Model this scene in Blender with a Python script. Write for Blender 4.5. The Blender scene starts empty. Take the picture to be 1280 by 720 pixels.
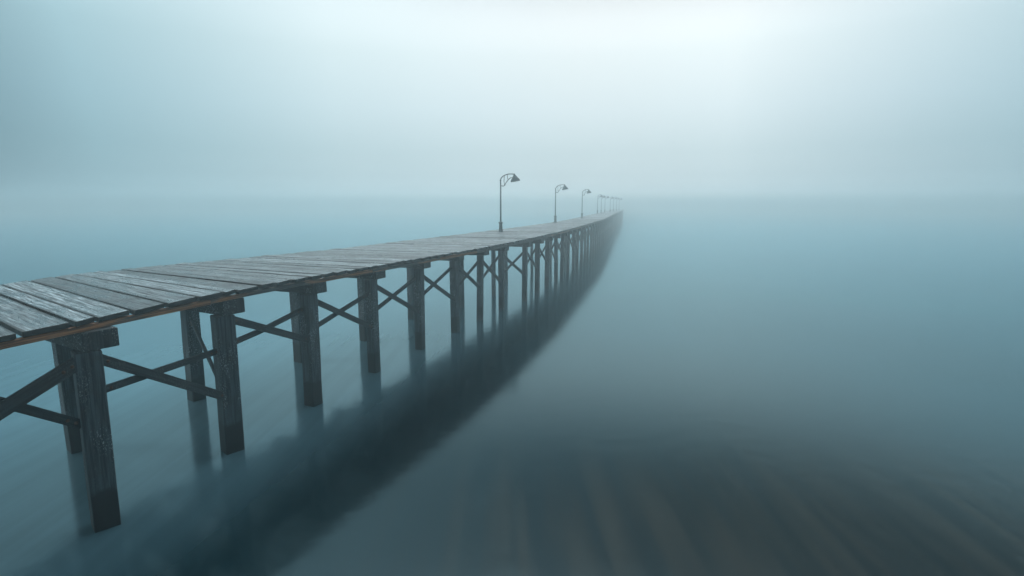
import bpy, math, random
from mathutils import Vector, noise
R = math.radians
random.seed(11)
S = bpy.context.scene
COL = S.collection

# ------------------------------------------------------------------ camera
cam = bpy.data.cameras.new("camera")
cam.sensor_width = 36.0
cam.lens = 36.0 * 680 / 1280
cam.clip_end = 6000
camo = bpy.data.objects.new("camera", cam)
COL.objects.link(camo)
camo.location = (0, 0, 4.64)
camo.rotation_euler = (R(90 - 8.7), 0, 0)
S.camera = camo

# ------------------------------------------------------------------ light
SUN_EL, SUN_AZ = 33.0, -90.0        # azimuth from +Y, clockwise: the sun stands to the left
SUN_STRENGTH = 0.9
w = bpy.data.worlds.new("World"); S.world = w; w.use_nodes = True
nt = w.node_tree; nt.nodes.clear()
def N(t, kind, **kw):
    n = t.nodes.new(kind)
    for k, v in kw.items():
        setattr(n, k, v)
    return n
out = N(nt, 'ShaderNodeOutputWorld')
bg = N(nt, 'ShaderNodeBackground'); bg.inputs['Strength'].default_value = 0.1
sky = N(nt, 'ShaderNodeTexSky', sky_type='NISHITA', sun_disc=False)
sky.sun_elevation = R(SUN_EL); sky.sun_rotation = R(SUN_AZ)
sky.air_density = 1.5; sky.dust_density = 3.0
# overcast layer over that sky: brightness by elevation and by bearing from the bright gap in the cloud
tc = N(nt, 'ShaderNodeTexCoord')
sep = N(nt, 'ShaderNodeSeparateXYZ'); nt.links.new(tc.outputs['Generated'], sep.inputs[0])
def ramp(t, stops, interp='B_SPLINE'):
    r = N(t, 'ShaderNodeValToRGB'); cr = r.color_ramp; cr.interpolation = interp
    while len(cr.elements) < len(stops): cr.elements.new(0.5)
    for e, (p, c) in zip(cr.elements, stops):
        e.position = p; e.color = (*c, 1) if len(c) == 3 else c
    return r
elev = ramp(nt, [(0.00, (1.3, 1.45, 1.5)), (0.015, (1.0, 1.14, 1.18)), (0.028, (0.74, 0.86, 0.90)), (0.05, (0.63, 0.75, 0.79)), (0.09, (0.62, 0.75, 0.79)),
                 (0.16, (0.74, 0.86, 0.90)), (0.25, (0.86, 0.96, 0.98)), (0.33, (1.12, 1.18, 1.19)), (0.42, (1.3, 1.34, 1.34))], 'LINEAR')
nt.links.new(sep.outputs['Z'], elev.inputs[0])
nrm = N(nt, 'ShaderNodeVectorMath', operation='NORMALIZE'); nt.links.new(tc.outputs['Generated'], nrm.inputs[0])
dot = N(nt, 'ShaderNodeVectorMath', operation='DOT_PRODUCT'); nt.links.new(nrm.outputs[0], dot.inputs[0])
dot.inputs[1].default_value = (0.493, -0.06, 0)
half = N(nt, 'ShaderNodeMath', operation='ADD'); nt.links.new(dot.outputs['Value'], half.inputs[0]); half.inputs[1].default_value = 0.5
glow = ramp(nt, [(0.0, (0.10, 0.15, 0.18)), (0.08, (0.13, 0.22, 0.26)), (0.10, (0.16, 0.28, 0.34)), (0.16, (0.44, 0.61, 0.67)), (0.30, (0.83, 0.90, 0.92)), (0.42, (0.96, 0.98, 0.99)), (0.50, (1, 1, 1)), (0.62, (1.02, 1.02, 1.02)), (0.71, (0.80, 0.86, 0.89)),
                 (0.82, (0.50, 0.65, 0.71)), (1.0, (0.38, 0.5, 0.56))], 'LINEAR')
nt.links.new(half.outputs[0], glow.inputs[0])
# soft uneven cloud
cn = N(nt, 'ShaderNodeTexNoise'); cn.inputs['Scale'].default_value = 2.2; cn.inputs['Detail'].default_value = 2.0
nt.links.new(nrm.outputs[0], cn.inputs['Vector'])
cmr = N(nt, 'ShaderNodeMapRange'); cmr.inputs['To Min'].default_value = 0.95; cmr.inputs['To Max'].default_value = 1.06
nt.links.new(cn.outputs[0], cmr.inputs[0])
m1 = N(nt, 'ShaderNodeVectorMath', operation='MULTIPLY'); nt.links.new(elev.outputs[0], m1.inputs[0]); nt.links.new(glow.outputs[0], m1.inputs[1])
m2 = N(nt, 'ShaderNodeVectorMath', operation='SCALE'); 
# higher up, out of view: bright on the sun's side (left), dark right, shaped for the water
high = ramp(nt, [(0.0, (0.30, 0.46, 0.52)), (0.20, (0.42, 0.58, 0.64)), (0.32, (0.42, 0.56, 0.61)), (0.46, (0.10, 0.20, 0.25)), (0.60, (0.01, 0.06, 0.08)), (1.0, (0.01, 0.05, 0.07))], 'LINEAR')
nt.links.new(half.outputs[0], high.inputs[0])
top = ramp(nt, [(0.0, (0, 0, 0)), (0.62, (0, 0, 0)), (0.70, (6.2, 6.6, 6.8)), (1.0, (6.2, 6.6, 6.8))], 'EASE')  # bright lobe added high ahead, out of view, to light the fog
nt.links.new(sep.outputs['Z'], top.inputs[0])
fwd = N(nt, 'ShaderNodeMapRange', interpolation_type='SMOOTHSTEP'); fwd.inputs['From Min'].default_value = 0.30; fwd.inputs['From Max'].default_value = 0.66
fwd.inputs['To Min'].default_value = 0.03; fd = N(nt, 'ShaderNodeVectorMath', operation='DOT_PRODUCT'); nt.links.new(nrm.outputs[0], fd.inputs[0]); fd.inputs[1].default_value = (0.2, 0.98, 0)
nt.links.new(fd.outputs['Value'], fwd.inputs[0])
top2 = N(nt, 'ShaderNodeVectorMath', operation='SCALE'); nt.links.new(top.outputs[0], top2.inputs[0]); nt.links.new(fwd.outputs[0], top2.inputs['Scale'])
hsum = N(nt, 'ShaderNodeVectorMath', operation='ADD'); nt.links.new(high.outputs[0], hsum.inputs[0]); nt.links.new(top2.outputs[0], hsum.inputs[1])
zf = N(nt, 'ShaderNodeMapRange', interpolation_type='SMOOTHSTEP'); zf.inputs['From Min'].default_value = 0.25; zf.inputs['From Max'].default_value = 0.47
nt.links.new(sep.outputs['Z'], zf.inputs[0])
hmix = N(nt, 'ShaderNodeMix', data_type='VECTOR'); nt.links.new(zf.outputs[0], hmix.inputs[0])
nt.links.new(m1.outputs[0], hmix.inputs[4]); nt.links.new(hsum.outputs[0], hmix.inputs[5])
nt.links.new(hmix.outputs[1], m2.inputs[0]); nt.links.new(cmr.outputs[0], m2.inputs['Scale'])
m3 = N(nt, 'ShaderNodeVectorMath', operation='SCALE'); nt.links.new(m2.outputs[0], m3.inputs[0]); m3.inputs['Scale'].default_value = 10.0
m4 = N(nt, 'ShaderNodeVectorMath', operation='SCALE'); nt.links.new(sky.outputs[0], m4.inputs[0]); m4.inputs['Scale'].default_value = 0.03
m5 = N(nt, 'ShaderNodeVectorMath', operation='ADD'); nt.links.new(m3.outputs[0], m5.inputs[0]); nt.links.new(m4.outputs[0], m5.inputs[1])
nt.links.new(m5.outputs[0], bg.inputs[0]); nt.links.new(bg.outputs[0], out.inputs[0])

sl = bpy.data.lights.new("sun", 'SUN'); sl.energy = SUN_STRENGTH; sl.angle = R(16); sl.color = (1.0, 0.98, 0.95)
so = bpy.data.objects.new("sun", sl); COL.objects.link(so)
so.location = (-30, 0, 30)
to_sun = Vector((math.sin(R(SUN_AZ)) * math.cos(R(SUN_EL)), math.cos(R(SUN_AZ)) * math.cos(R(SUN_EL)), math.sin(R(SUN_EL))))
so.rotation_euler = to_sun.to_track_quat('Z', 'Y').to_euler()

S.view_settings.view_transform = 'Standard'; S.view_settings.look = 'None'
S.view_settings.exposure = 0.0; S.view_settings.gamma = 1.0; S.view_settings.use_curve_mapping = False
S.render.engine = 'CYCLES'
S.cycles.use_denoising = True
S.cycles.max_bounces = 12; S.cycles.diffuse_bounces = 3; S.cycles.glossy_bounces = 4
S.cycles.volume_bounces = 8
S.cycles.sample_clamp_indirect = 6.0

# ------------------------------------------------------------------ materials
def mat(name):
    m = bpy.data.materials.new(name); m.use_nodes = True
    t = m.node_tree; b = t.nodes['Principled BSDF']
    return m, t, b
def tex_noise(t, vec, scale, detail=4, rough=0.55, dist=0.0):
    n = N(t, 'ShaderNodeTexNoise'); n.inputs['Scale'].default_value = scale; n.inputs['Detail'].default_value = detail
    n.inputs['Roughness'].default_value = rough; n.inputs['Distortion'].default_value = dist
    if vec is not None: t.links.new(vec, n.inputs['Vector'])
    return n
def mapping(t, src, scale=(1, 1, 1), loc=(0, 0, 0)):
    m = N(t, 'ShaderNodeMapping'); m.inputs['Scale'].default_value = scale; m.inputs['Location'].default_value = loc
    t.links.new(src, m.inputs['Vector']); return m.outputs[0]
def mixc(t, fac, a, b, mode='MIX'):
    m = N(t, 'ShaderNodeMix', data_type='RGBA', blend_type=mode)
    for sock, v in ((m.inputs[0], fac), (m.inputs[6], a), (m.inputs[7], b)):
        if isinstance(v, (int, float)): sock.default_value = v
        elif isinstance(v, tuple): sock.default_value = (*v, 1)
        else: t.links.new(v, sock)
    return m.outputs[2]
def rmap(t, src, a, b, lo=0.0, hi=1.0):
    m = N(t, 'ShaderNodeMapRange', interpolation_type='SMOOTHSTEP')
    m.inputs['From Min'].default_value = a; m.inputs['From Max'].default_value = b
    m.inputs['To Min'].default_value = lo; m.inputs['To Max'].default_value = hi
    t.links.new(src, m.inputs[0]); return m.outputs[0]
def mathn(t, op, a, b=0.0):
    m = N(t, 'ShaderNodeMath', operation=op)
    for sock, v in ((m.inputs[0], a), (m.inputs[1], b)):
        if isinstance(v, (int, float)): sock.default_value = v
        else: t.links.new(v, sock)
    return m.outputs[0]
def bump(t, b, h, strength, dist):
    n = N(t, 'ShaderNodeBump'); n.inputs['Strength'].default_value = strength; n.inputs['Distance'].default_value = dist
    t.links.new(h, n.inputs['Height']); t.links.new(n.outputs[0], b.inputs['Normal'])

# weathered wet deck boards: UV u runs along the board, v across, in metres; 'tint' is one random number per board
def deck_material():
    m, t, b = mat("weathered_plank")
    uv = N(t, 'ShaderNodeUVMap').outputs[0]
    at = N(t, 'ShaderNodeAttribute', attribute_name='tint')
    g1 = tex_noise(t, mapping(t, uv, (1.0, 24, 1)), 1.0, 6, 0.66, 0.35)
    g2 = tex_noise(t, mapping(t, uv, (2.5, 75, 1)), 1.0, 3, 0.6)
    wear = tex_noise(t, mapping(t, uv, (0.9, 3.2, 1)), 1.0, 5, 0.65, 0.8)
    grain = mathn(t, 'ADD', mathn(t, 'MULTIPLY', g1.outputs[0], 0.65), mathn(t, 'MULTIPLY', g2.outputs[0], 0.35))
    gr = rmap(t, grain, 0.43, 0.60)
    base = mixc(t, gr, (0.012, 0.017, 0.022), (0.50, 0.60, 0.64))
    wm = rmap(t, wear.outputs[0], 0.40, 0.62)
    base = mixc(t, mathn(t, 'MULTIPLY', wm, 0.55), base, (0.075, 0.085, 0.088))
    tn = rmap(t, at.outputs['Fac'], 0.0, 1.0, 0.30, 1.15)
    cmb = N(t, 'ShaderNodeCombineColor')
    for i in range(3): t.links.new(tn, cmb.inputs[i])
    base = mixc(t, 1.0, base, cmb.outputs[0], 'MULTIPLY')
    ac = N(t, 'ShaderNodeAttribute', attribute_name='across').outputs['Fac']      # darker along the two long edges
    ac = mathn(t, 'MULTIPLY', mathn(t, 'ABSOLUTE', mathn(t, 'SUBTRACT', ac, 0.5)), 2.0)
    ac = mathn(t, 'ADD', ac, mathn(t, 'MULTIPLY', mathn(t, 'SUBTRACT', wear.outputs[0], 0.5), 0.22))
    base = mixc(t, rmap(t, ac, 0.78, 0.90), base, (0.012, 0.014, 0.015))
    edge = N(t, 'ShaderNodeAttribute', attribute_name='side')       # saw-cut ends and edges of a board are darker wood
    base = mixc(t, edge.outputs['Fac'], base, (0.018, 0.017, 0.016))
    t.links.new(base, b.inputs['Base Color'])
    rg = rmap(t, wear.outputs[0], 0.38, 0.62, 0.50, 0.22)
    t.links.new(rg, b.inputs['Roughness'])
    bump(t, b, grain, 0.9, 0.012)
    return m
def edge_material():
    m, t, b = mat("worn_edge_timber")
    uv = N(t, 'ShaderNodeUVMap').outputs[0]
    at = N(t, 'ShaderNodeAttribute', attribute_name='tint')
    g1 = tex_noise(t, mapping(t, uv, (0.9, 45, 1)), 1.0, 6, 0.6, 0.5)
    ptc = tex_noise(t, mapping(t, uv, (0.8, 5, 1)), 1.0, 3, 0.6)
    dark = mixc(t, rmap(t, g1.outputs[0], 0.35, 0.65), (0.016, 0.018, 0.020), (0.11, 0.105, 0.095))
    brown = mixc(t, rmap(t, g1.outputs[0], 0.35, 0.65), (0.06, 0.020, 0.008), (0.42, 0.17, 0.065))
    f = mathn(t, 'MULTIPLY', rmap(t, mathn(t, 'ADD', ptc.outputs[0], mathn(t, 'MULTIPLY', at.outputs['Fac'], 0.35)), 0.62, 0.76), 1.0)
    t.links.new(mixc(t, f, dark, brown), b.inputs['Base Color'])
    b.inputs['Roughness'].default_value = 0.6
    bump(t, b, g1.outputs[0], 0.6, 0.005)
    return m
def pile_material(name, tide=True, speckle=0.5, tone=1.0):
    m, t, b = mat(name)
    uv = N(t, 'ShaderNodeUVMap').outputs[0]
    geo = N(t, 'ShaderNodeNewGeometry')
    sp = N(t, 'ShaderNodeSeparateXYZ'); t.links.new(geo.outputs['Position'], sp.inputs[0])
    g1 = tex_noise(t, mapping(t, uv, (1.3, 30, 1)), 1.0, 6, 0.6, 0.4)
    blot = tex_noise(t, geo.outputs['Position'], 5.0, 4, 0.6)
    base = mixc(t, rmap(t, g1.outputs[0], 0.33, 0.66), (0.004 * tone, 0.006 * tone, 0.008 * tone), (0.052 * tone, 0.070 * tone, 0.082 * tone))
    base = mixc(t, mathn(t, 'MULTIPLY', rmap(t, blot.outputs[0], 0.45, 0.7), 0.5), base, (0.034, 0.027, 0.021))
    # salt and barnacle specks
    vo = tex_noise(t, mapping(t, geo.outputs['Position'], (1, 1, 0.6)), 55.0, 2, 0.5)
    zone = tex_noise(t, mapping(t, geo.outputs['Position'], (2.2, 2.2, 0.7), (3, 1, 5)), 1.0, 3, 0.6)
    sm = mathn(t, 'MULTIPLY', rmap(t, vo.outputs[0], 0.56, 0.64), rmap(t, zone.outputs[0], 0.42, 0.60))
    if tide:
        band = mathn(t, 'MULTIPLY', rmap(t, sp.outputs['Z'], 0.45, 0.95), rmap(t, sp.outputs['Z'], 2.5, 1.9))
        sm = mathn(t, 'MULTIPLY', sm, band)
    base = mixc(t, mathn(t, 'MULTIPLY', sm, speckle), base, (0.42, 0.46, 0.46))
    if tide:
        zz = mathn(t, 'ADD', sp.outputs['Z'], mathn(t, 'MULTIPLY', blot.outputs[0], 0.25))
        wet = rmap(t, zz, 0.52, 0.62)
        base = mixc(t, wet, (0.004, 0.0045, 0.005), base)
        t.links.new(rmap(t, wet, 0, 1, 0.55, 0.65), b.inputs['Roughness'])
    else:
        b.inputs['Roughness'].default_value = 0.65
    t.links.new(base, b.inputs['Base Color'])
    hh = mathn(t, 'ADD', g1.outputs[0], mathn(t, 'MULTIPLY', sm, 0.6))
    bump(t, b, hh, 0.7, 0.008)
    return m
def lamp_material():
    m, t, b = mat("weathered_lamp_metal")
    geo = N(t, 'ShaderNodeNewGeometry')
    n = tex_noise(t, geo.outputs['Position'], 9.0, 4)
    t.links.new(mixc(t, rmap(t, n.outputs[0], 0.4, 0.65), (0.03, 0.06, 0.065), (0.07, 0.10, 0.105)), b.inputs['Base Color'])
    b.inputs['Metallic'].default_value = 0.3; b.inputs['Roughness'].default_value = 0.5
    return m
def water_material():
    m, t, b = mat("sea_water")
    geo = N(t, 'ShaderNodeNewGeometry'); P = geo.outputs['Position']
    sp = N(t, 'ShaderNodeSeparateXYZ'); t.links.new(P, sp.inputs[0])
    big = tex_noise(t, mapping(t, P, (0.10, 0.05, 1)), 1.0, 3, 0.5)
    strk = tex_noise(t, mapping(t, P, (3.0, 0.14, 1), (4, 2, 0)), 1.0, 4, 0.55, 0.3)
    fine = tex_noise(t, mapping(t, P, (3.2, 0.30, 1), (1, 7, 0)), 1.0, 2, 0.5)
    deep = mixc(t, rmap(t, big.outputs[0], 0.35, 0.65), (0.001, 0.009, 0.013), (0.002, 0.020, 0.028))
    # pale shallows left of the pier, lifted for sky sheen, cut off at its shadow, brown weed bed on the seaward side close in
    pale_water_c = mixc(t, rmap(t, strk.outputs[0], 0.3, 0.7), (0.065, 0.14, 0.175), (0.085, 0.175, 0.215))
    pale_water = mathn(t, 'MULTIPLY', rmap(t, mathn(t, 'SUBTRACT', sp.outputs['X'], mathn(t, 'MULTIPLY', sp.outputs['Y'], 0.33)), -6.0, -9.0), rmap(t, sp.outputs['Y'], 45, 14))
    c = mixc(t, pale_water, deep, pale_water_c)
    side = rmap(t, mathn(t, 'ADD', sp.outputs['X'], mathn(t, 'MULTIPLY', strk.outputs[0], 2.5)), -1.5, 2.5)  # weed kept off the pier's shadow band, painted there by the dark base
    bed = mathn(t, 'MULTIPLY', side, rmap(t, mathn(t, 'ADD', sp.outputs['Y'], mathn(t, 'MULTIPLY', big.outputs[0], 4.0)), 13.5, 9.0))
    weed = mixc(t, rmap(t, strk.outputs[0], 0.35, 0.7), (0.006, 0.009, 0.010), (0.026, 0.023, 0.018))
    weed = mixc(t, mathn(t, 'MULTIPLY', rmap(t, fine.outputs[0], 0.45, 0.75), 0.35), weed, (0.034, 0.028, 0.021))
    c = mixc(t, bed, c, weed)
    w1 = tex_noise(t, mapping(t, P, (1.6, 2.6, 1)), 1.0, 2, 0.5)
    bn = N(t, 'ShaderNodeBump'); bn.inputs['Strength'].default_value = 0.15; bn.inputs['Distance'].default_value = 0.02
    t.links.new(w1.outputs[0], bn.inputs['Height'])
    # murky body colour under a mirror skin that keeps the blue-green of the light
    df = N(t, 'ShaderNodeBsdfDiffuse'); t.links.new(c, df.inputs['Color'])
    gl = N(t, 'ShaderNodeBsdfGlossy'); gl.inputs['Color'].default_value = (0.66, 0.92, 1.0, 1); gl.inputs['Roughness'].default_value = 0.12
    t.links.new(bn.outputs[0], gl.inputs['Normal'])
    fr_ = N(t, 'ShaderNodeFresnel'); fr_.inputs['IOR'].default_value = 1.68
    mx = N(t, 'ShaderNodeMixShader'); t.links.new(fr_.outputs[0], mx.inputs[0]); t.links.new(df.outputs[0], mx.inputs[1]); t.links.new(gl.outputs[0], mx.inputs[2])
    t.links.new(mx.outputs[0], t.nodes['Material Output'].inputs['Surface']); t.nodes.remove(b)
    return m

M_DECK = deck_material(); M_EDGE = edge_material()
M_PILE = pile_material("tarred_pile_timber", True, 0.8, 1.25)
M_CAP = pile_material("cap_timber", False, 0.7, 0.65)
M_BRACE = pile_material("brace_timber", False, 0.12, 0.6)
M_LAMP = lamp_material(); M_WATER = water_material()
M_BOLT, _t, _b = mat('rusty_bolt'); _b.inputs['Base Color'].default_value = (0.10, 0.045, 0.025, 1); _b.inputs['Roughness'].default_value = 0.7
M_BULB, _t, _b = mat("milky_glass"); _b.inputs['Base Color'].default_value = (0.6, 0.65, 0.62, 1); _b.inputs['Roughness'].default_value = 0.3

# ------------------------------------------------------------------ mesh helpers
class MB:
    def __init__(s): s.v = []; s.f = []; s.uv = []; s.tint = []; s.side = []; s.smooth = []; s.across = []
    def face(s, idx, uvs, tint=0.5, side=0.0, smooth=False, across=None):
        s.across.append(across or (0.5,) * len(idx))
        s.f.append(idx); s.uv.append(uvs); s.tint.append(tint); s.side.append(side); s.smooth.append(smooth)
    def grid_beam(s, rings, length_uv, tint=0.5, off=0.0, side=(0, 0, 0, 0), cap=True):
        """rings: list of 4-corner sections; joins them with quads and caps the ends"""
        b = len(s.v)
        for r in rings: s.v.extend([tuple(p) for p in r])
        for i in range(len(rings) - 1):
            for k in range(4):
                a0 = b + i * 4 + k; a1 = b + i * 4 + (k + 1) % 4; c1 = a1 + 4; c0 = a0 + 4
                p0, p1 = Vector(s.v[a0]), Vector(s.v[a1]); wd = (p1 - p0).length
                u0, u1 = length_uv[i] + off, length_uv[i + 1] + off; vo = off * 1.7 + k * 0.9
                s.face((a0, a1, c1, c0), ((u0, vo), (u0, vo + wd), (u1, vo + wd), (u1, vo)), tint, side[k], across=(0.0, 1.0, 1.0, 0.0))
        if cap:
            for base, rev in ((b, True), (b + (len(rings) - 1) * 4, False)):
                q = [base, base + 1, base + 2, base + 3]
                if rev: q.reverse()
                ps = [Vector(s.v[i]) for i in q]; wd = (ps[1] - ps[0]).length; ht = (ps[2] - ps[1]).length
                s.face(tuple(q), ((off, off), (off + wd, off), (off + wd, off + ht), (off, off + ht)), tint, max(side))
    def tube(s, pts, radii, seg=12, cap=True):
        b = len(s.v); n = len(pts); pts = [Vector(p) for p in pts]
        up = None; L = 0
        for i, p in enumerate(pts):
            d = (pts[min(i + 1, n - 1)] - pts[max(i - 1, 0)]).normalized()
            if up is None: up = d.orthogonal().normalized()
            up = (up - d * up.dot(d)).normalized(); sd = d.cross(up)
            for k in range(seg):
                a = 2 * math.pi * k / seg
                s.v.append(tuple(p + (up * math.cos(a) + sd * math.sin(a)) * radii[i]))
        for i in range(n - 1):
            for k in range(seg):
                a0 = b + i * seg + k; a1 = b + i * seg + (k + 1) % seg
                s.face((a0, a1, a1 + seg, a0 + seg), ((0, 0), (0, 1), (1, 1), (1, 0)), smooth=True)
        if cap:
            s.face(tuple(reversed(range(b, b + seg))), tuple((0, 0) for _ in range(seg)))
            s.face(tuple(range(b + (n - 1) * seg, b + n * seg)), tuple((0, 0) for _ in range(seg)))
    def build(s, name, m, parent=None, bevel=0.0):
        me = bpy.data.meshes.new(name); me.from_pydata(s.v, [], s.f)
        ul = me.uv_layers.new(name="UVMap"); li = 0
        for uvs in s.uv:
            for u in uvs: ul.data[li].uv = u; li += 1
        for nm, arr in (('tint', s.tint), ('side', s.side)):
            a = me.attributes.new(nm, 'FLOAT', 'FACE')
            a.data.foreach_set('value', arr)
        a = me.attributes.new('across', 'FLOAT', 'CORNER'); a.data.foreach_set('value', [q for f in s.across for q in f])
        me.polygons.foreach_set('use_smooth', s.smooth)
        me.materials.append(m); me.update()
        o = bpy.data.objects.new(name, me); COL.objects.link(o)
        if parent: o.parent = parent
        if bevel:
            md = o.modifiers.new("bevel", 'BEVEL'); md.width = bevel; md.segments = 2; md.limit_method = 'ANGLE'
        return o
def tag(o, label=None, cat=None, group=None, kind=None):
    if label: o['label'] = label
    if cat: o['category'] = cat
    if group: o['group'] = group
    if kind: o['kind'] = kind
def empty(name, loc, rz=0.0):
    o = bpy.data.objects.new(name, None); o.location = loc; o.rotation_euler = (0, 0, rz)
    o.empty_display_size = 0.3; COL.objects.link(o); return o
def curve(tab):
    """smooth monotone-ish interpolation through (y, x) pairs (Catmull-Rom, Hermite form)"""
    n = len(tab)
    def f(y):
        if y <= tab[0][0]:
            k = (tab[1][1] - tab[0][1]) / (tab[1][0] - tab[0][0]); return tab[0][1] + k * (y - tab[0][0])
        if y >= tab[-1][0]:
            k = (tab[-1][1] - tab[-2][1]) / (tab[-1][0] - tab[-2][0]); return tab[-1][1] + k * (y - tab[-1][0])
        for i in range(n - 1):
            if tab[i][0] <= y <= tab[i + 1][0]: break
        def sl(j):
            a, b_ = max(j - 1, 0), min(j + 1, n - 1)
            return (tab[b_][1] - tab[a][1]) / (tab[b_][0] - tab[a][0])
        h = tab[i + 1][0] - tab[i][0]; t = (y - tab[i][0]) / h
        a, b_ = tab[i][1], tab[i + 1][1]; ma, mb = sl(i) * h, sl(i + 1) * h
        return (2*t**3 - 3*t*t + 1)*a + (t**3 - 2*t*t + t)*ma + (-2*t**3 + 3*t*t)*b_ + (t**3 - t*t)*mb
    return f

# ------------------------------------------------------------------ pier lines in plan (metres)
Z_TOP, Z_PL, Z_EDGE, Z_CAP = 3.04, 2.955, 2.86, 2.57
Z_WATER = -0.15; KS = 4.79 / 4.64
RX = curve([(0, -8.0), (4, -7.0), (6.6, -6.32), (8.7, -5.72), (10.8, -5.06), (13.5, -4.0), (17, -2.55), (20.4, -1.2),
            (25.6, 0.60), (33, 2.85), (41, 5.0), (48.5, 6.95), (62, 10.35), (79, 14.1), (105, 19.8), (139, 27.4), (170, 34.3), (210, 43.0)])
LX = curve([(0, -13.2), (6, -11.7), (11.2, -10.45), (13, -10.0), (15, -9.05), (17, -7.95), (19, -6.9), (21, -6.05), (24.2, -4.9),
            (28.6, -3.3), (36.1, -0.75), (47.1, 2.75), (58, 5.7), (69, 8.2), (90, 13.0), (123, 20.2), (170, 30.4), (210, 39.0)])
YL = curve([(-3, -0.5), (4, 7.2), (7.4, 10.7), (8.7, 12.0), (10.8, 13.5), (13, 15.1), (17, 18.5), (25, 26.3), (40, 41.0), (80, 80.9), (205, 206)])
Y_END = 200.0

pier = empty('pier', (RX(0), 0, 0))
tag(pier, 'long weathered wooden pier on braced piles curving away across the water into the fog', 'pier')
def rel(p): return (p[0] - pier.location.x, p[1], p[2])
class PB(MB):
    def build(s, name, m, bevel=0.0):
        s.v = [rel(p) for p in s.v]
        return MB.build(s, name, m, pier, bevel)

# deck boards, one mesh: each board its own slab with gaps, lift, warp and ragged ends
deck = PB(); y = -2.0; k = 0
while y < Y_END:
    wd = random.uniform(0.50, 0.64) if y < 10.5 else (random.uniform(0.26, 0.50) if y < 70 else random.uniform(0.45, 0.8))
    if k % 5 == 3 and y < 12: wd *= 0.55
    gap = random.uniform(0.060, 0.090) if y < 10 else random.uniform(0.075, 0.115) if y < 70 else 0.03
    y0, y1 = y + gap / 2, y + wd - gap / 2
    dz = random.uniform(-0.010, 0.010); tilt = random.uniform(-0.002, 0.012); tint = random.random() ** 0.8; off = random.uniform(0, 60)
    er, el = random.uniform(-0.015, 0.03), random.uniform(-0.02, 0.07)
    segs = 12 if y < 40 else 4
    rings = []; us = []
    a0, a1 = Vector((RX(y0), y0, 0)), Vector((RX(y1), y1, 0)); b0, b1 = Vector((LX(YL(y0)), YL(y0), 0)), Vector((LX(YL(y1)), YL(y1), 0))
    # keep the far-side gap from opening up where the boards fan
    d0 = (b0 - a0); d1 = (b1 - a1); a0 -= d0.normalized() * er; a1 -= d1.normalized() * er
    b0 += d0.normalized() * el; b1 += d1.normalized() * el; ln = d0.length
    if y > 10: sk = random.uniform(-0.25, 0.25) * gap; b0.y += sk; b1.y += sk
    th = 0.075
    for i in range(segs + 1):
        t = i / segs; p, q = a0.lerp(b0, t), a1.lerp(b1, t)
        wob = 0.006 * noise.noise((off, t * 5, 0)); ey = 0.010 * noise.noise((off + 9, t * 7, 2)); ey2 = 0.010 * noise.noise((off + 5, t * 7, 7))
        z = Z_TOP + dz + wob
        rings.append([(p.x, p.y + ey, z - tilt), (q.x, q.y + ey2, z + tilt), (q.x, q.y + ey2, z + tilt - th), (p.x, p.y + ey, z - tilt - th)])
        us.append(ln * t)
    deck.grid_beam(rings, us, tint, off, side=(0, 1, 1, 1))
    y += wd; k += 1
deck.build('deck', M_DECK, 0.006)

# pile rows
front = []; back = []
fr = [(-7.35, 1.5), (-6.95, 3.6), (-6.62, 5.95), (-5.95, 7.38), (-5.34, 9.84), (-4.66, 12.26), (-3.86, 14.74), (-2.97, 17.23), (-2.10, 19.6), (-1.27, 21.75), (-0.48, 23.94)]
fr = [(x * KS, y * KS) for x, y in fr]
yy = fr[-1][1]
while yy < 196:
    yy += 2.36; fr.append((RX(yy) - 0.42, yy))
bk = [(-11.2, 3.9), (-10.0, 7.0), (-8.32, 9.85), (-7.6, 12.6), (-6.32, 15.85), (-5.10, 18.4), (-4.10, 22.0), (-2.35, 24.4), (-0.95, 27.6)]
bk = [(x * KS, y * KS) for x, y in bk]
yy = bk[-1][1]
while yy < 196:
    yy += 5.2; bk.append((LX(yy) + 1.0 + min(1.2, (yy - 27) * 0.02), yy))
def bent_angle(y):   # direction of a cap from the seaward side to the far side, angle above -X
    return R(31) if y < 8 else R(31 - 10 * min(1, (y - 8) / 8)) if y < 30 else R(15)
def box_rings(c0, c1, ax, hw, hd, n=1, jit=0.0, seed=0):
    """square timber from c0 to c1; ax = one side direction"""
    c0, c1 = Vector(c0), Vector(c1); d = (c1 - c0).normalized(); ax = Vector(ax); ax = (ax - d * ax.dot(d)).normalized(); ay = d.cross(ax)
    rings, us = [], []
    for i in range(n + 1):
        t = i / n; c = c0.lerp(c1, t); r = []
        for k, (sx, sy) in enumerate(((-1, -1), (1, -1), (1, 1), (-1, 1))):
            j = 1 + jit * noise.noise((seed + k * 3.1, t * 4, k)); r.append(c + ax * sx * hw * j + ay * sy * hd * j)
        rings.append(r); us.append((c1 - c0).length * t)
    return rings, us
far = PB(); n_pile = 0
def add_pile(x, y, hw, ztop, ang, seed, as_part):
    ax = Vector((-math.cos(ang), math.sin(ang), 0))
    hw *= random.uniform(0.93, 1.08); jx, jy = random.uniform(-0.06, 0.06), random.uniform(-0.05, 0.05)
    rings, us = box_rings((x + jx, y + jy, -0.95), (x, y, ztop), ax, hw, hw, 10 if as_part else 1, 0.05, seed)
    if as_part:
        p = PB(); p.grid_beam(rings, us, random.random(), seed * 1.3); o = p.build('pile', M_PILE, 0.022); return o
    far.grid_beam(rings, us, 0.5, seed * 1.3)
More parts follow.
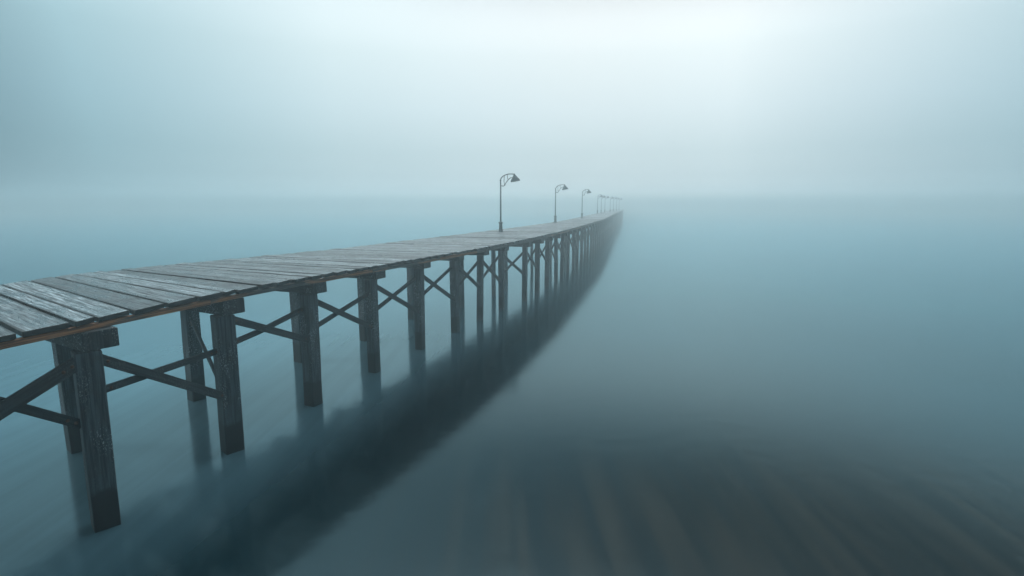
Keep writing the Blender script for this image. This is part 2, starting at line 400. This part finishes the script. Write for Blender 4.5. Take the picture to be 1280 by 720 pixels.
for i, (x, y) in enumerate(fr): add_pile(x, y, 0.165 if y < 14 else 0.14 if y < 22 else 0.12 if y < 32 else 0.105, Z_CAP + 0.01 if False else Z_CAP - 0.002, bent_angle(y) + (R(14) if y < 11 else 0), i, i < 62)
for i, (x, y) in enumerate(bk): add_pile(x, y, 0.17 if y < 17 else 0.14 if y < 26 else 0.09, Z_CAP - 0.002, bent_angle(y) + R(10), 200 + i, i < 36)
fo = far.build('far_pile', M_PILE); fo['kind'] = 'stuff'

# stringer over the far row of piles, laid in lengths from pile to pile
for i in range(0, min(len(bk) - 1, 30), 2):
    a, b_ = bk[i], bk[min(i + 2, len(bk) - 1)]
    p = PB(); m_ = bk[i + 1]
    pts = [a, m_, b_]; rings = []; us = []; L = 0
    for q, (x, y) in enumerate(pts):
        rings.append([(x - 0.13, y, Z_CAP), (x + 0.13, y, Z_CAP), (x + 0.13, y, Z_CAP + 0.285), (x - 0.13, y, Z_CAP + 0.285)]); us.append(q * 2.5)
    p.grid_beam(rings, us, 0.4, i); p.build('stringer', M_BRACE)

# cross caps
for i, (x, y) in enumerate(fr):
    if i >= 80: break
    ang = bent_angle(y); d = Vector((-math.cos(ang), math.sin(ang), 0))
    c0 = Vector((x + 0.06, y + (0.13 if y < 24 else 0.05), (Z_CAP + Z_EDGE) / 2)) - d * (0.17 if y < 12 else 0.24)
    ln = 4.6 if y < 12 else 4.3 if y < 22 else 3.6
    # end short of the far edge of the deck
    q = c0 + d * ln
    while q.x < LX(q.y) + 0.15: ln -= 0.1; q = c0 + d * ln
    rings, us = box_rings(c0, q, (0, 0, 1), (Z_EDGE - Z_CAP) / 2 - 0.003, 0.23, 6 if y < 30 else 1, 0.05, i * 7)
    p = PB(); p.grid_beam(rings, us, random.random(), i * 2.7); p.build('pile_cap', M_CAP, 0.018)

# edge timbers under the board ends, in lengths
def edge_run(fx, inset, name, limit):
    y = -2.0; k = 0
    while y < Y_END - 3 and k < limit:
        L = random.uniform(2.3, 3.4) if y < 90 else 6
        y1 = min(y + L, Y_END - 0.2); n = 5; p = PB(); rings = []; us = []; off = random.uniform(0, 50)
        dz = random.uniform(-0.006, 0.004); ins = inset + random.uniform(-0.012, 0.012)
        for i in range(n + 1):
            yy = y + 0.004 + (y1 - y - 0.008) * i / n; x = fx(yy) - ins; bow = 0.008 * noise.noise((off, i * 0.7, 1))
            s_ = -1 if inset > 0 else 1
            x0, x1 = (x - 0.11, x) if inset > 0 else (x, x + 0.11)
            rings.append([(x0, yy, Z_PL - 0.012), (x1 + bow, yy, Z_PL - 0.012), (x1 + bow, yy, Z_EDGE + dz), (x0, yy, Z_EDGE + dz)]); us.append(y1 * i / n if False else L * i / n)
        tint = [0.25, 0.1, 0.75, 0.8, 0.35, 0.75, 0.3, 0.72, 0.2, 0.1][k % 10] if y < 40 else random.random() * 0.5
        p.grid_beam(rings, us, tint, off); p.build(name, M_EDGE, 0.008)
        y = y1; k += 1
edge_run(RX, 0.035, 'edge_timber', 60)
edge_run(LX, -0.035, 'edge_timber', 40)

# inner joists under the boards
for fr_ in (0.33, 0.66):
    p = PB(); rings = []; us = []; yy = -2.0
    while yy < Y_END - 1:
        x = RX(yy) * (1 - fr_) + LX(yy) * fr_
        if yy < 20: x = RX(yy) + (LX(YL(yy)) - RX(yy)) * fr_; y_ = yy + (YL(yy) - yy) * fr_
        else: y_ = yy + (YL(yy) - yy) * fr_
        rings.append([(x - 0.07, y_, Z_PL - 0.012), (x + 0.07, y_, Z_PL - 0.012), (x + 0.07, y_, Z_EDGE + 0.004), (x - 0.07, y_, Z_EDGE + 0.004)]); us.append(yy); yy += 3.0
    p.grid_beam(rings, us, 0.3, 4); p.build('joist', M_BRACE)

# cross braces between the seaward piles
def brace(a, za, b_, zb, hh=0.065, off=0.0, kink=None, seed=0, ext=0.02):
    za, zb = 4.64 - KS * (4.64 - za), 4.64 - KS * (4.64 - zb)
    A, B = Vector((a[0], a[1], za)), Vector((b_[0], b_[1], zb))
    f = (B - A); f.z = 0; f.normalize(); side = Vector((f.y, -f.x, 0))
    A += side * off + f * (0.16 - ext); B += side * off - f * (0.16 - ext)
    p = PB()
    if kink:
        K = A.lerp(B, kink[0]); K.z = kink[1]
        rings = []; us = []
        for c, d in ((A, K - A), (K, B - A), (B, B - K)):
            d = d.normalized(); up = side.cross(d).normalized(); up = up if up.z > 0 else -up
            rings.append([c - side * 0.03 - up * hh, c + side * 0.03 - up * hh, c + side * 0.03 + up * hh, c - side * 0.03 + up * hh]); us.append((c - A).length)
    else:
        rings, us = box_rings(A, B, side, 0.03, hh, 6, 0.05, seed)
    p.grid_beam(rings, us, 0.5, seed * 1.9)
    o = p.build('brace', M_BRACE, 0.008)
    if a[1] < 14:                       # two bolts with washers through each end of the near braces
        f2 = (B - A).normalized()
        for c0 in (A, B):
            for q in (0.10, 0.22):
                c = c0 + f2 * (q if c0 is A else -q)
                k = side if side.dot(c) < 0 else -side
                b2 = MB(); b2.tube([rel(c + k * d) for d in (0.02, 0.036, 0.0365, 0.05, 0.052)], [.026, .026, .015, .014, .006], 10)
                b2.build('bolt', M_BOLT, o)
    return o
nb = 0
for i in range(len(fr) - 1):
    a, b_ = fr[i], fr[i + 1]
    if nb >= 96: break
    if i == 2:
        brace(a, 1.93, b_, 2.50, 0.10, 0.05, seed=1); brace(a, 2.54, b_, 1.58, 0.065, -0.06, seed=2)
    elif i == 3:
        brace(a, 2.52, b_, 1.06, 0.075, 0.04, seed=3, ext=0.10); brace(a, 1.98, b_, 1.98, 0.055, -0.05, seed=4, ext=0.06)
    elif i == 4:
        brace(a, 2.56, b_, 1.55, 0.075, 0.04, seed=5, ext=0.10); brace(a, 2.03, b_, 2.30, 0.055, -0.05, kink=(0.42, 2.03), seed=6)
    else:
        u1, l1, l2, u2 = (2.48, 1.30, 1.78, 2.22) if i == 5 else (2.45, 1.22, 1.70, 2.34) if i == 6 else (2.45 + random.uniform(-.05, .05), 1.25 + random.uniform(-.08, .08), 1.62 + random.uniform(-.08, .08), 2.38 + random.uniform(-.05, .05))
        brace(a, u1, b_, l1, 0.068, 0.04, seed=10 + i, ext=0.08); brace(a, l2, b_, u2, 0.055, -0.05, seed=60 + i)
    nb += 2
brace(fr[4], 0.95, bk[3], 1.95, 0.05, 0.0, seed=301)   # one diagonal across the second bent

# ------------------------------------------------------------------ street lamps
def make_lamp():
    r = empty('street_lamp', (0, 0, 0))
    b = MB(); b.tube([(0, 0, 0), (0, 0, .03), (0, 0, .031), (0, 0, .09), (0, 0, .14), (0, 0, .50), (0, 0, .52)], [.18, .18, .14, .125, .11, .10, .09], 20)
    base = b.build('base', M_LAMP, r)
    b = MB(); b.tube([(0, 0, .50), (0, 0, .515), (0, 0, .56), (0, 0, .58), (0, 0, .60)], [.105, .14, .14, .11, .06], 20); b.build('collar', M_LAMP, base)
    b = MB(); b.tube([(0, 0, .05), (0, 0, 1.5), (0, 0, 3.02)], [.052, .046, .040], 14); b.tube([(0, 0, 3.0), (0, 0, 3.03), (0, 0, 3.06)], [.052, .052, .03], 14); b.build('pole', M_LAMP, r)
    pts = []
    for i in range(19):                      # swan neck
        a = math.pi * (1 - i / 18 * 0.56); pts.append((0.62 + 0.62 * math.cos(a), 0, 2.98 + 0.40 * math.sin(a) ** 0.9))
    pts.append((0.80, 0, 3.37)); b = MB(); b.tube(pts, [.030] * len(pts), 10); b.build('arm', M_LAMP, r)
    b = MB(); b.tube([(0.03, 0, 2.70), (0.16, 0, 2.68), (0.24, 0, 2.72), (0.32, 0, 2.88), (0.44, 0, 3.04), (0.58, 0, 3.16), (0.68, 0, 3.17), (0.70, 0, 3.11)], [.024] * 8, 8)
    b.tube([(0.24, 0, 2.72), (0.20, 0, 2.95), (0.22, 0, 3.26)], [.018] * 3, 8); b.tube([(0.44, 0, 3.04), (0.40, 0, 3.22), (0.42, 0, 3.34)], [.016] * 3, 8)
    b.build('scroll_bracket', M_LAMP, r)
    b = MB(); n = 28
    c = Vector((0.80, 0, 3.40)); ax = Vector((0.16, 0, -1)).normalized()
    prof = [(0.0, .035), (.05, .045), (.08, .07), (.22, .155), (.36, .26), (.44, .285), (.455, .275), (.43, .255), (.34, .235), (.22, .14), (.10, .05)]
    b.tube([tuple(c + ax * d) for d, _ in prof], [q for _, q in prof], n, cap=True); sh = b.build('lamp_shade', M_LAMP, r)
    b = MB(); b.tube([tuple(c + ax * d) for d in (.20, .26, .34, .42, .47, .49)], [.04, .06, .09, .09, .06, .01], 14); b.build('bulb', M_BULB, sh)
    return r
def copy_tree(o, parent=None):
    c = o.copy(); COL.objects.link(c); c.parent = parent
    for ch in list(o.children): copy_tree(ch, c)
    return c
LAMPS = [(-0.67, 32.5), (3.95, 50.0), (8.35, 65.5), (15.2, 98.5), (17.2, 106), (19.0, 112.5), (21.6, 121), (23.6, 128), (26.2, 138), (29.0, 149)]
LAB = ['nearest and tallest looking swan neck lamp post on the pier, plainly dark against the fog',
       'second lamp post along the pier, slimmer and greyer with its conical shade still clear',
       'third lamp post along the pier, a pale grey hook at the deck edge',
       'fourth lamp post along the pier, first of the faint cluster in the fog',
       'fifth lamp post along the pier, faint, close beyond the first of the misty cluster',
       'sixth lamp post along the pier, very faint in the middle of the misty cluster',
       'seventh lamp post along the pier, a ghostly pole just short of the bend of fog',
       'eighth lamp post along the pier, barely visible pole near the vanishing deck',
       'ninth lamp post along the pier, almost lost in the fog',
       'farthest lamp post on the pier, nearly dissolved in the fog']
L0 = make_lamp()
for i, (x, y) in enumerate(LAMPS):
    o = L0 if i == 0 else copy_tree(L0)
    if y > 80: x = max(x, LX(y) + 0.45)
    o.location = (x, y, Z_TOP + 0.004); o.rotation_euler.z = R([2, -14, -34, -52, -60, -55, -64, -58, -66, -60][i]) 
    tag(o, LAB[i], 'street lamp', 'lamp posts along the pier')

# ------------------------------------------------------------------ water and haze
W = 1300.0; me = bpy.data.meshes.new('water')
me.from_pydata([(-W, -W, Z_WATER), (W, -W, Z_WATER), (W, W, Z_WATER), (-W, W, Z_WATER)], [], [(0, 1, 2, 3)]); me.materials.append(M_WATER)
wo = bpy.data.objects.new('water', me); COL.objects.link(wo); tag(wo, 'smooth blurred teal sea darkening to brown in the foreground', 'water', kind='structure')

HZ = 1320.0; z0, z1 = -1.15, 8.6
me = bpy.data.meshes.new('haze')
me.from_pydata([(x, y, z) for z in (z0, z1) for x, y in ((-HZ, -HZ), (HZ, -HZ), (HZ, HZ), (-HZ, HZ))], [],
               [(3, 2, 1, 0), (4, 5, 6, 7), (0, 1, 5, 4), (1, 2, 6, 5), (2, 3, 7, 6), (3, 0, 4, 7)])
hm = bpy.data.materials.new("haze"); hm.use_nodes = True; t = hm.node_tree; t.nodes.clear()
vo = N(t, 'ShaderNodeVolumePrincipled'); vo.inputs['Color'].default_value = (0.91, 0.985, 1.0, 1)
vo.inputs['Density'].default_value = 0.0099; vo.inputs['Anisotropy'].default_value = 0.86
ho_ = N(t, 'ShaderNodeOutputMaterial'); t.links.new(vo.outputs[0], ho_.inputs['Volume'])
me.materials.append(hm)
ho = bpy.data.objects.new('haze', me); COL.objects.link(ho); tag(ho, 'pale blue grey fog lying over the sea', 'haze', kind='stuff')
